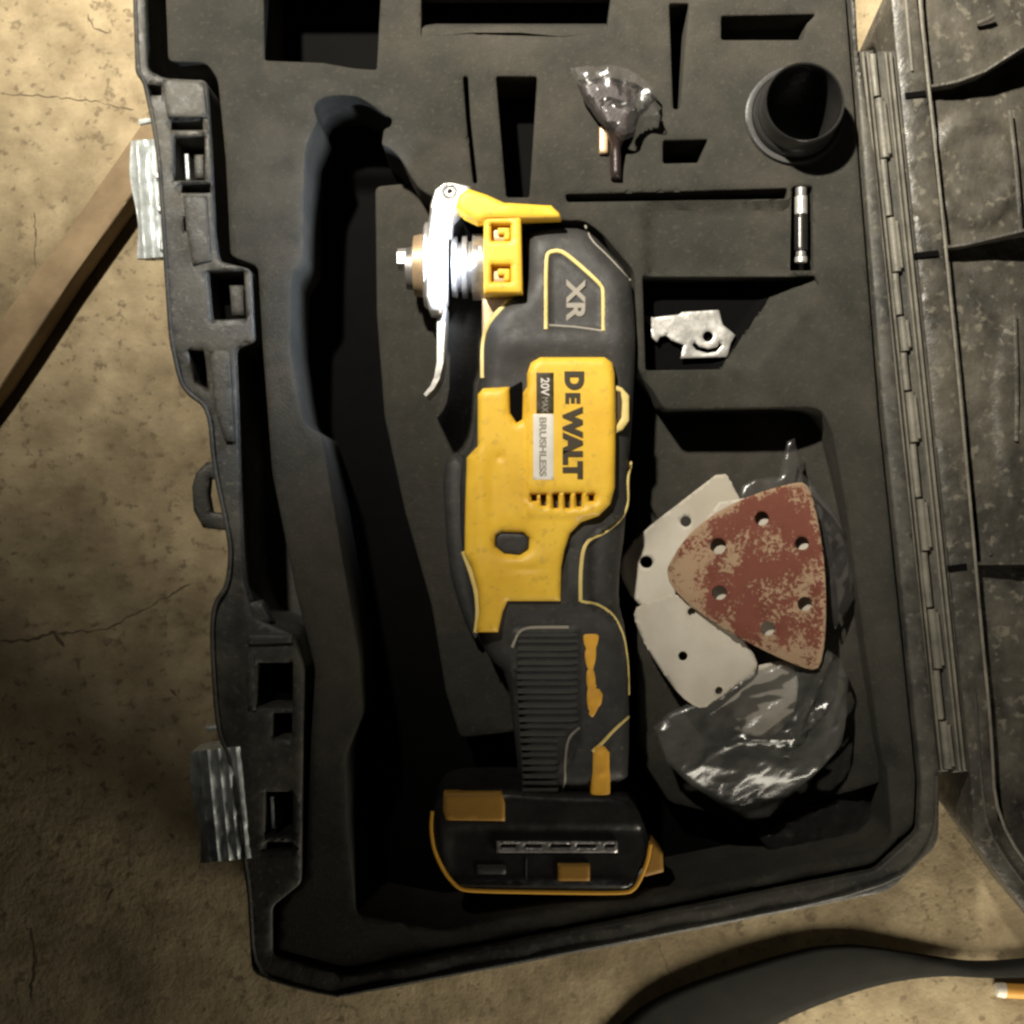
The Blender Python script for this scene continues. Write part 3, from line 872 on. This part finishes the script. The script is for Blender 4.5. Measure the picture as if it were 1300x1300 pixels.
# label
ZL = 113.3
puff('label_plate', rect(709, 470, 746, 610), ZL - 0.12, M['yellow'], tool, r=0.0, step=3, bottom=112)
def flatrect(name, x0, y0, x1, y1, z, m):
    return box(name, rect(x0, y0, x1, y1), z - 1, z, m, tool, r=0.1, step=2)
flatrect('label_box', 681, 473, 703, 525, ZL + 0.05, M['print'])
flatrect('label_box', 677, 525.5, 703, 609, ZL + 0.02, M['printw'])
lettering('lettering', 'D', 729, 483, ZL + 0.2, 25, M['print'], tool, width=1.0, bold=0.07)
lettering('lettering', 'E', 727, 505.5, ZL + 0.2, 19, M['print'], tool, width=1.1, bold=0.06)
lettering('lettering', 'WALT', 727, 562, ZL + 0.2, 26, M['print'], tool, width=1.02, bold=0.065, spacing=0.93)
lettering('lettering', '20V', 692, 491, ZL + 0.2, 11, M['printw'], tool, width=0.95, bold=0.02)
lettering('lettering', 'MAX', 692, 514, ZL + 0.2, 8, M['greyp'], tool, width=0.8, bold=0.01)
lettering('lettering', 'BRUSHLESS', 689, 567, ZL + 0.2, 9, M['greyp'], tool, width=1.25, bold=0.02)
line('housing_edge_highlight', [(782, 552), (781.5, 600), (781, 620), (774, 642), (758, 655), (738, 664), (724, 678), (717, 698), (713.5, 722), (712, 762), (690, 764), (645, 764)], 105, 3, M['stripe'], tool, 0.7)  # pale highlights along the housing edges, painted as cream lines
line('housing_edge_highlight', [(588, 700), (597, 724), (605, 752), (607, 778), (604, 803)], 104, 6, M['stripe'], tool, 0.5)
# head panel
line('panel_outline', [(693, 418), (693, 330), (696, 320), (708, 318)], 104.8, 5, M['stripe'], tool, 0.5, on=BS)
line('panel_outline', [(706, 318), (716, 320), (740, 340), (764, 362), (766, 370), (766, 420)], 104.8, 5, M['stripe'], tool, 0.5, on=BS)
line('panel_outline', [(697, 413), (730, 415), (764, 420)], 105.6, 3, M['greyp'], tool, 0.4, on=BS)
lettering('lettering', 'XR', 731, 381, drop(BS, 731, 385, 105) + 0.5, 24, M['greyp'], tool, width=1.15, bold=0.035)
line('head_seam', [(743, 286), (750, 305), (772, 325), (800, 356)], 101.3, 2.6, M['greyp'], tool, 0.5, on=BS)
line('body_edge', [(613, 480), (613, 440), (618, 415), (636, 392), (655, 376)], 103.5, 7, M['stripe'], tool, 0.6, label='pale edge of the gear case', on=BS)
puff('neck_plate', [(612, 378), (660, 372), (664, 384), (640, 396), (622, 420), (612, 430)], 101, M['brass'], tool, bottom=80, r=1.5, step=1.5, label='tan collar behind the clamp block')
# pinstripe down the right side
line('pinstripe', [(801, 588), (796, 606), (797, 640), (789, 658), (768, 676), (748, 684), (740, 698), (737, 728), (737, 763)], 104.4, 5, M['stripe'], tool, 0.6, on=BS)
line('pinstripe', [(737, 763), (762, 768), (780, 782), (792, 806), (797, 842), (798, 882)], 102.0, 3.6, M['stripe'], tool, 0.6, on=BS)
# grip ribs
for i in range(23):
    y = 806 + i * 9.0
    xl = 656 + 7 * sstep(860, 1000, y); xr = 737 - (28 * sstep(920, 940, y) if y > 920 else 0)
    v = MB(); v.bar(W(xl, y, 101), W(xr, y, 101), 0.85, 96, 101.0 - 0.3 * (i % 2), 0.5)
    v.build('grip_rib', M['rib'], tool)
line('grip_frame', [(650, 822), (656, 806), (664, 797), (690, 796), (722, 796)], 101.6, 4, M['greyp'], tool, 0.6, on=BS)
line('grip_frame', [(736, 924), (722, 936), (718, 960), (717, 1006), (692, 1008)], 101.2, 3.4, M['greyp'], tool, 0.6, on=BS)
# yellow inlays next to the grip
puff('grip_inlay', [(739, 800), (757, 798), (761, 808), (758, 826), (755, 850), (757, 868), (766, 878), (764, 896), (752, 912), (745, 905), (744, 850)], 102.4, M['amber'], tool, bottom=96, r=1.0, step=1.4,
     zf=lambda x, y, d: 0.35 * np.sin(y * 0.25))
puff('grip_inlay', [(752, 948), (766, 944), (775, 955), (775, 1010), (750, 1010)], 102.2, M['amber'], tool, bottom=94, r=1.0, step=1.4, zf=lambda x, y, d: 0.5 * sstep(0.3, 0.9, np.sin(y * 0.2)) * (abs(x - 762) < 5))
line('grip_trim', [(798, 910), (780, 926), (764, 944), (752, 954)], 101.8, 4, M['stripe'], tool, 0.6, on=BS)
puff('grip_patch', [(772, 938), (790, 930), (792, 952), (778, 956)], 100.6, M['rubber'], tool, bottom=95, r=1.0, step=1.5)

# foot (battery shoe)
FOOT = [(547, 1034), (556, 1014), (572, 1006), (640, 1003), (700, 1008), (796, 1010), (812, 1030), (826, 1068), (832, 1090), (818, 1112), (804, 1130), (788, 1134), (590, 1131), (576, 1126), (560, 1104), (550, 1078)]
puff('battery_foot', FOOT, 103, M['gloss'], tool, bottom=52, r=4.0, step=1.8, round_it=1, zf=lambda x, y, d: -1.5 * sstep(1048, 1056, y) * sstep(560, 580, x) * sstep(1125, 1115, y) + 0.15 * vnoise(x, y, 0.1, 2),
     edges=(0.06, 0.2, 0.5), label='glossy black battery foot')
line('foot_trim', [(549, 1030), (547, 1052), (551, 1080), (564, 1108), (582, 1128), (600, 1131), (700, 1133), (795, 1134), (806, 1128), (814, 1114), (822, 1094), (826, 1072)], 101.6, 5, M['amber'], tool, 0.8)
puff('foot_latch', [(818, 1092), (824, 1068), (832, 1072), (842, 1084), (843, 1108), (820, 1114), (812, 1112)], 100.5, M['ambd'], tool, bottom=85, r=1.5, step=1.4)
puff('foot_patch', [(563, 1007), (637, 1006), (641, 1020), (641, 1043), (566, 1042), (562, 1030)], 104.3, M['ambd'], tool, bottom=98, r=1.0, step=1.6)
puff('contact_strip', rect(630, 1069, 784, 1083), 103.2, M['steeld'], tool, bottom=99, r=0.5, step=1.5,
     holes=[rect(636, 1072, 655, 1077), rect(667, 1072, 687, 1077), rect(699, 1072, 724, 1077), rect(732, 1072, 756, 1077), rect(768, 1072, 780, 1077)], hole_floor=[101] * 5)
puff('foot_patch', rect(708, 1097, 749, 1119), 103.0, M['ambd'], tool, bottom=99, r=0.6, step=1.4)
lettering('lettering', 'I', 668, 1104, 102.2, 0.001, M['greyp'], tool) if False else None
line('foot_seam', [(668, 1090), (668, 1124)], 101.9, 2, M['rubber'], tool, 0.5)
puff('rating_plate', rect(605, 1098, 642, 1110), 102.2, M['rubber'], tool, bottom=100, r=0.2, step=2)

# clamp lever and block (yellow)
puff('clamp_lever', [(582, 246), (594, 238), (618, 246), (640, 256), (700, 258), (711, 268), (713, 275), (664, 277), (620, 277), (606, 281), (588, 272), (578, 262)], 114, M['yellow'], tool, bottom=104, r=2.0, step=1.4,
     zf=lambda x, y, d: -2.0 * sstep(640, 700, x), label='yellow clamp lever')
puff('clamp_block', [(614, 276), (662, 274), (664, 372), (614, 372)], 113, M['yellow'], tool, bottom=84, r=1.6, step=1.3,
     holes=[rect(624, 284, 648, 305), rect(624, 336, 648, 357)], hole_floor=[108, 108], label='yellow clamp block')
for y in (284, 336):
    puff('clamp_window', rect(623.5, y - .5, 648.5, y + 21.5), 108.4, M['brass'], tool, bottom=107, r=0.1, step=1.6)
    puff('window_tab', [(632, y + 5), (647, y + 5), (647, y + 20), (640, y + 20), (640, y + 13), (632, y + 13)], 110.6, M['yellow'], tool, bottom=108, r=0.4, step=1.2)
# gear neck behind the discs
v = MB(); cy = W(0, 337, 98)[1]
X = lambda px: W(px, 0, 98)[0]
v.lathe_x(cy, 94, [(X(574), 11), (X(574), 12.5), (X(580), 13), (X(581), 10.5), (X(586), 10.5), (X(587), 13.2), (X(593), 13.2), (X(594), 10.8), (X(599), 10.8), (X(600), 14), (X(616), 14), (X(640), 13)], 40)
v.build('spindle_collar', M['steeld'], tool, True)
v = MB(); v.lathe_x(cy, 97, [(X(540), 13), (X(539), 17), (X(541), 18.2), (X(563), 18.2), (X(566), 16)], 44)
v.build('clamp_flange', M['steel'], tool, True)
v = MB(); v.lathe_x(cy, 97, [(X(524), 8), (X(526), 12.6), (X(540), 13.6), (X(541), 6)], 40)
v.build('washer', M['brass'], tool, True)
v = MB(); v.lathe_x(cy + 2.5, 98, [(X(504), 3.0), (X(505), 4.6), (X(522), 5.0), (X(526), 7.5)], 6)
v.build('clamp_bolt', M['steel'], tool)
v = MB(); v.lathe_x(cy - 1, 96, [(X(514), 6), (X(516), 8.8), (X(526), 9.2)], 32)
v.build('washer', M['steeld'], tool, True)
# pivot ear
puff('pivot_ear', [(546, 290), (546, 260), (552, 240), (564, 231), (580, 232), (597, 236), (599, 258), (584, 264), (574, 276), (572, 296)], 112, M['steel'], tool, bottom=96, r=1.2, step=1.2,
     holes=[circ(571, 243, 8, 14)], hole_floor=[106])
v = MB(); c = W(571, 243, 110)
v.lathe_z(c[0], c[1], [(2.9, 104), (2.9, 109.5), (2.2, 110.2), (1.1, 110.2), (0.9, 108)], 18); v.build('pivot_pin', M['steeld'], tool, True)
puff('clamp_fork', [(541, 300), (546, 262), (570, 262), (567, 300), (567, 380), (561, 398), (545, 396), (539, 376)], 114.5, M['steel'], tool, bottom=100, r=2.4, step=1.3)
# blade, seen edge-on with its bent tip
def ribbon(name, path, w0, w1, z0, z1, m, parent):
    V = []; F = []; n = len(path)
    for i, (x, y) in enumerate(path):
        hw = (w0 + (w1 - w0) * i / (n - 1)) * k_(100) / 2
        a = np.array(path[max(0, i - 1)]); b = np.array(path[min(n - 1, i + 1)]); t = (b - a) / np.linalg.norm(b - a)
        nn = np.array([t[1], t[0]])
        c = np.array(W(x, y, 100))
        V += [(*(c + nn * hw * 1), z0), (*(c + nn * hw), z1), (*(c - nn * hw), z1), (*(c - nn * hw), z0)]
    for i in range(n - 1):
        for j in range(4): F.append([i * 4 + j, i * 4 + (j + 1) % 4, (i + 1) * 4 + (j + 1) % 4, (i + 1) * 4 + j])
    F += [[0, 1, 2, 3], [4 * n - 4, 4 * n - 3, 4 * n - 2, 4 * n - 1]]
    return build(name, V, F, m, parent)
ribbon('blade', [(562, 390), (561, 430), (560, 462), (556, 482), (550, 494), (541, 504)], 11, 4, 84, 108, M['steel'], tool)
# lit LED on the neck
v = MB(); v.lathe_x(W(0, 320, 104)[1], 105, [(X(612), 1.2), (X(610), 2.4), (X(609), 2.2)], 16)
led = v.build('led_lens', M['led'], tool, True)
LL = bpy.data.lights.new('led_lamp', 'SPOT'); LL.energy = 0.8; LL.color = (0.72, 0.82, 1.0); LL.spot_size = math.radians(130); LL.spot_blend = 0.8; LL.shadow_soft_size = 0.003
lp = bpy.data.objects.new('led_lamp', LL); COL.objects.link(lp)
q = W(594, 322, 130); lp.location = (q[0] / 1000, q[1] / 1000, 0.130)
q = W(420, 340, 95); aim(lp, (q[0] / 1000, q[1] / 1000, 0.095))

# ================================================================== DUST PORT CUP
c = W(1022, 129, 117)
cup = thing('dust_port_adapter', 'round black hollow dust port adapter standing upright at the top right of the foam', 'adapter', (c[0], c[1], 60))
k = k_(117)
R = 51.5 * k
MB().lathe_z(c[0], c[1], [(R * .80, 62), (R * 1.0, 62), (R * 1.02, 96), (R * 1.0, 115.5), (R * .985, 116.6), (R * .965, 117), (R * .935, 116.6), (R * .92, 115), (R * .90, 66), (0.2, 66)], 64, False).build('tube', M['gloss'], cup, True)
MB().lathe_z(c[0], c[1], [(R * 1.0, 84), (R * 1.26, 84), (R * 1.32, 86), (R * 1.32, 96), (R * 1.27, 98.5), (R * 1.18, 99.2), (R * 1.12, 98.0), (R * 1.08, 103), (R * 1.0, 104)], 64, False).build('flange', M['gloss'], cup, True)
MB().lathe_z(c[0], c[1], [(R * 1.10, 98), (R * 1.235, 98.6), (R * 1.245, 99.9), (R * 1.20, 100.1), (R * 1.12, 99.9)], 64, False).build('rim_ring', M['rubber'], cup, True)

# ================================================================== METAL PIN
c = W(1018, 285, 98)
pin = thing('hex_shank', 'short silver and black metal shank upright in a slot beside the long foam block', 'metal shank', (c[0], c[1], 88))
def seg(y0, y1, r_, m, nm):
    a = W(1018, y0, 98); b = W(1018, y1, 98)
    MB().tube([(*a, 96.5), (a[0], a[1] - .3, 96.5), (b[0], b[1] + .3, 96.5), (*b, 96.5)], [r_ * .8, r_, r_, r_ * .8], 10).build(nm, m, pin, True)
seg(237, 248, 2.4, M['steeld'], 'tip'); seg(248, 272, 2.7, M['steel'], 'collar'); seg(272, 318, 2.9, M['gloss'], 'shank'); seg(318, 325, 2.2, M['steeld'], 'neck'); seg(325, 333, 2.7, M['steel'], 'end_cap')
line('shine_strip', [(1016, 276), (1016, 314)], 99.4, 4, M['steeld'], pin, 0.4)

# ================================================================== METAL BLADE PLATE
c = W(875, 425, 84)
plate = puff('scraper_blade', [(814, 399), (830, 403), (862, 399), (866, 396), (913, 393), (918, 412), (934, 425), (928, 436), (924, 453), (864, 455), (868, 438), (852, 432), (846, 426), (838, 428), (834, 435), (827, 428), (825, 414)], 86, M['steel'], None,
     bottom=84.6, r=0.4, step=1.5, holes=[circ(899, 427, 6.5, 12), [(882, 434), (888, 440), (900, 443), (911, 440), (914, 434), (917, 438), (910, 446), (898, 448), (884, 444), (879, 438)]], hole_floor=[84.6, 84.6],
     zf=lambda x, y, d: 0.5 * vnoise(x, y, 0.03, 2) - (x - 875) * 0.01, label='small shiny steel blade with a mounting hole lying in the right-hand pocket', cat='tool blade')

# ================================================================== SMALL BAG WITH BLACK TIP
c = W(785, 130, 98)
tip = thing('black_accessory_tip', 'small black pointed tip with a tan stem under the crinkled little bag', 'tool accessory', (c[0], c[1], 98))
puff('tip_body', [(738, 104), (770, 98), (800, 108), (806, 130), (800, 158), (790, 182), (790, 222), (777, 222), (776, 178), (765, 150), (742, 122)], 106, M['tipm'], tip, bottom=97, r=2.5, step=1.4, zf=lambda x, y, d: -3 * sstep(160, 190, y))
puff('stem', [(761, 160), (772, 160), (772, 194), (761, 194)], 100.5, M['brass'], tip, bottom=97.5, r=0.8, step=1.2)
def crinkle(amp, s, seed):
    def f(x, y, d):
        a = vnoise(x, y, s, seed); b = vnoise(x, y, s * 2.3, seed + 5)
        return amp * (0.6 - 1.6 * np.abs(a)) + amp * 0.45 * (0.5 - np.abs(b) * 1.6)
    return f
puff('small_plastic_bag', [(724, 82), (742, 80), (772, 78), (800, 84), (824, 100), (838, 116), (834, 128), (842, 150), (820, 150), (806, 170), (790, 176), (760, 150), (738, 118)], 109, M['film2'], None, r=5, step=1.3,
     zf=crinkle(2.2, 0.035, 2), label='tiny crinkled clear plastic bag at the top of the foam', cat='plastic bag', flat_angle=25)

# ================================================================== SANDPAPER
def sheet(name, poly, z, m, holes, zf, label, cat='sandpaper', group=None, step=1.5):
    o = puff(name, poly, z, m, None, bottom=z - 0.5 if False else None, r=0, step=step, holes=holes, zf=zf, round_it=1, label=label, cat=cat, group=group)
    so = o.modifiers.new('thickness', 'SOLIDIFY'); so.thickness = 0.0006; so.offset = -1
    return o
G = 'sanding sheets in the right-hand scoop'
sheet('sanding_sheet', [(918, 596), (934, 622), (952, 662), (966, 712), (972, 762), (962, 800), (900, 806), (840, 790), (806, 762), (792, 734), (792, 712), (806, 690), (836, 660), (876, 628)], 91, M['paper'],
      [circ(871, 662, 7, 12), circ(824, 715, 8, 12)], lambda x, y, d: -15 * sstep(880, 800, x) * sstep(610, 700, y) + 0.4 * vnoise(x, y, 0.02, 2) - 0.5,
      'pale back of a sanding sheet poking out above and left of the red one', group=G)
sheet('sanding_sheet', [(806, 776), (828, 764), (858, 752), (900, 770), (940, 806), (962, 838), (960, 856), (930, 874), (900, 896), (884, 898), (862, 882), (836, 846), (814, 806)], 92, M['paper'],
      [circ(866, 832, 6, 12), circ(912, 876, 5, 12), circ(877, 776, 5, 12)], lambda x, y, d: -11 * sstep(865, 802, x) + 2.2 * sstep(830, 870, x) * sstep(960, 900, x) + 0.4 * vnoise(x, y, 0.02, 6),
      'bright white back of a sanding sheet below left of the red one', group=G)
sheet('sanding_sheet', [(884, 884), (940, 850), (1000, 836), (1014, 860), (1010, 900), (990, 930), (968, 938), (940, 930), (904, 912)], 89.3, M['paper'], [], lambda x, y, d: 0.4 * vnoise(x, y, 0.02, 4) - 1.5 * sstep(900, 940, y),
      'corner of a pale sanding sheet inside the clear bag', group=G)
RED = [(846, 722), (858, 700), (880, 672), (915, 646), (960, 626), (1002, 614), (1020, 612), (1030, 628), (1040, 672), (1046, 720), (1048, 772), (1046, 816), (1040, 846), (1028, 850), (996, 838), (950, 816), (905, 790), (870, 764), (850, 742)]
RH = [circ(966, 658, 9, 14), circ(1017, 690, 9, 14), circ(911, 693, 10, 14), circ(912, 752, 9, 14), circ(1020, 766, 9, 14), circ(973, 797, 9, 14)]
redz = lambda x, y, d: 1.6 * sstep(846, 920, x) - 1.0 * sstep(1000, 1048, x) + 1.3 * np.exp(-d / 1.2) * (y > 700) + 0.4 * vnoise(x, y, 0.02, 1)
red = sheet('sanding_sheet', RED, 95, M['abrasive'], RH, redz, 'worn red abrasive sanding sheet with round holes on top of the pile', group=G, step=1.1)
me = red.data
ca = me.color_attributes.new('wear', 'FLOAT_COLOR', 'POINT')
LOC = np.array([(v_.co * 1000 + ORI[red.name]) for v_ in me.vertices])
kk = k_(95); RX = LOC[:, 0] / kk + 650; RY = 650 - LOC[:, 1] / kk
dd = dist(LOC[:, :2], [resample([W(*q, 95) for q in RED], 3)])
wear = 0.75 * np.exp(-dd / 2.2) + 0.7 * np.exp(-(((RX - 880) / 30) ** 2 + ((RY - 722) / 46) ** 2)) + 0.35 * np.exp(-(((RX - 1005) / 34) ** 2 + ((RY - 800) / 40) ** 2)) + 0.35 * np.exp(-((RX - 925) / 9) ** 2) + 0.25 * np.exp(-(((RX - 960) / 30) ** 2 + ((RY - 690) / 20) ** 2))
wear = np.clip(wear, 0, 1)
ca.data.foreach_set('color', np.stack([wear, wear, wear, np.ones_like(wear)], 1).ravel())
# hook-and-loop layer glimpsed under the holes
sheet('sanding_sheet', [(900, 640), (960, 630), (1030, 640), (1040, 700), (1042, 780), (1034, 836), (980, 822), (905, 776), (880, 730)], 92.6, M['paper'], [], lambda x, y, d: 0.3 * vnoise(x, y, 0.02, 3),
      'pale sheet directly under the red sanding sheet, seen through its holes', group=G)

# clear bag
def bagz(x, y, d):
    f = 1.5 * (0.7 - 1.6 * np.abs(vnoise(x * 0.6 + y * 0.3, y * 1.0 + x * 0.5, 0.016, 3))) + 0.7 * (0.5 - 1.6 * np.abs(vnoise(x * 0.5, y + x * .4, 0.06, 9)))
    f = f + 3.0 * np.exp(-(((y - (938 + 0.0 * x) + (x - 1000) * 0.85 * (x > 1000)) - 48 * (x < 0)) / 5) ** 2) * sstep(930, 960, x) * sstep(1070, 1040, x)
    f = f + 2.5 * np.exp(-((x - 1042 + (y - 860) * 0.45) / 4.5) ** 2) * (y < 960)
    return f - 12 * sstep(960, 1050, y)
bag = puff('plastic_bag', [(830, 925), (850, 906), (872, 895), (905, 884), (950, 858), (1000, 838), (1030, 826), (1050, 824), (1070, 838), (1079, 862), (1078, 905), (1070, 946), (1040, 984), (1010, 1020), (985, 1048), (960, 1052), (920, 1030), (880, 1002), (846, 968)],
     93, M['film'], None, r=3, step=1.2, zf=bagz, label='crumpled clear plastic bag partly covering the sanding sheets', cat='plastic bag', flat_angle=30)
puff('plastic_bag', [(936, 640), (942, 616), (958, 608), (990, 604), (1000, 560), (1010, 556), (1020, 600), (1052, 640), (1082, 690), (1088, 760), (1060, 800), (1040, 700), (1000, 640)], 88, M['film2'], None, r=2, step=1.4,
     zf=crinkle(1.6, 0.02, 6), label='loose clear plastic film sticking out behind the red sanding sheet', cat='plastic film', flat_angle=30)

# ================================================================== STRAP
up = [(760, 1330), (792, 1296), (830, 1266), (900, 1240), (960, 1222), (1020, 1204), (1060, 1199), (1100, 1200), (1150, 1208), (1200, 1216), (1250, 1222), (1320, 1213), (1380, 1208)]
dn = [(920, 1360), (946, 1336), (975, 1306), (1010, 1288), (1050, 1272), (1090, 1258), (1120, 1250), (1150, 1244), (1185, 1240), (1215, 1239), (1250, 1243), (1320, 1240), (1380, 1240)]
zu = [3, 3, 4, 5, 6, 6, 6, 6, 5, 4, 3, 3, 3]; zd = [2, 2, 2, 3, 3, 3, 3, 3, 4, 5, 7, 4, 3]
V = []; F = []; nn = 9; up = chaikin([(a[0], a[1]) for a in up], 0)
ii = np.linspace(0, len(up) - 1, 90)
ix = np.arange(len(up))
itp = lambda arr: np.interp(ii, ix, arr)
sm = lambda a: np.convolve(np.pad(a, 5, mode='edge'), np.ones(11) / 11, 'valid')
ux, uy, dx, dy, uz, dz = [sm(itp(np.array(a, float))) for a in ([p[0] for p in up], [p[1] for p in up], [p[0] for p in dn], [p[1] for p in dn], zu, zd)]
for i in range(90):
    for j in range(nn):
        t = j / (nn - 1)
        z = FZ + uz[i] * (1 - t) + dz[i] * t + 1.5 * math.sin(math.pi * t)
        x = ux[i] * (1 - t) + dx[i] * t; y = uy[i] * (1 - t) + dy[i] * t
        V.append((*W(x, y, z), z))
for i in range(89):
    for j in range(nn - 1): F.append([i * nn + j, i * nn + j + 1, (i + 1) * nn + j + 1, (i + 1) * nn + j])
st = build('strap', V, F, M['strap'], None, True, label='twisted black webbing strap lying on the floor below the case', cat='strap')
so = st.modifiers.new('thickness', 'SOLIDIFY'); so.thickness = 0.0014; so.offset = -1

# ================================================================== ORANGE MARKER
c = W(1300, 1258, FZ + 4)
mk = thing('orange_marker', 'orange stick with a white end at the lower right edge of the floor', 'marker', (c[0], c[1], FZ))
a = W(1276, 1258, FZ + 4); b = W(1390, 1264, FZ + 4)
MB().tube([(*a, FZ + 3.4), (*b, FZ + 3.4)], 3.4, 12).build('barrel', M['orange'], mk, True)
a2 = W(1264, 1257, FZ + 4)
MB().tube([(a2[0], a2[1], FZ + 3.4), (a2[0] + .6, a2[1], FZ + 3.4), (a[0], a[1], FZ + 3.4)], [2.4, 3.2, 3.6], 12).build('end_cap', M['white'], mk, True)
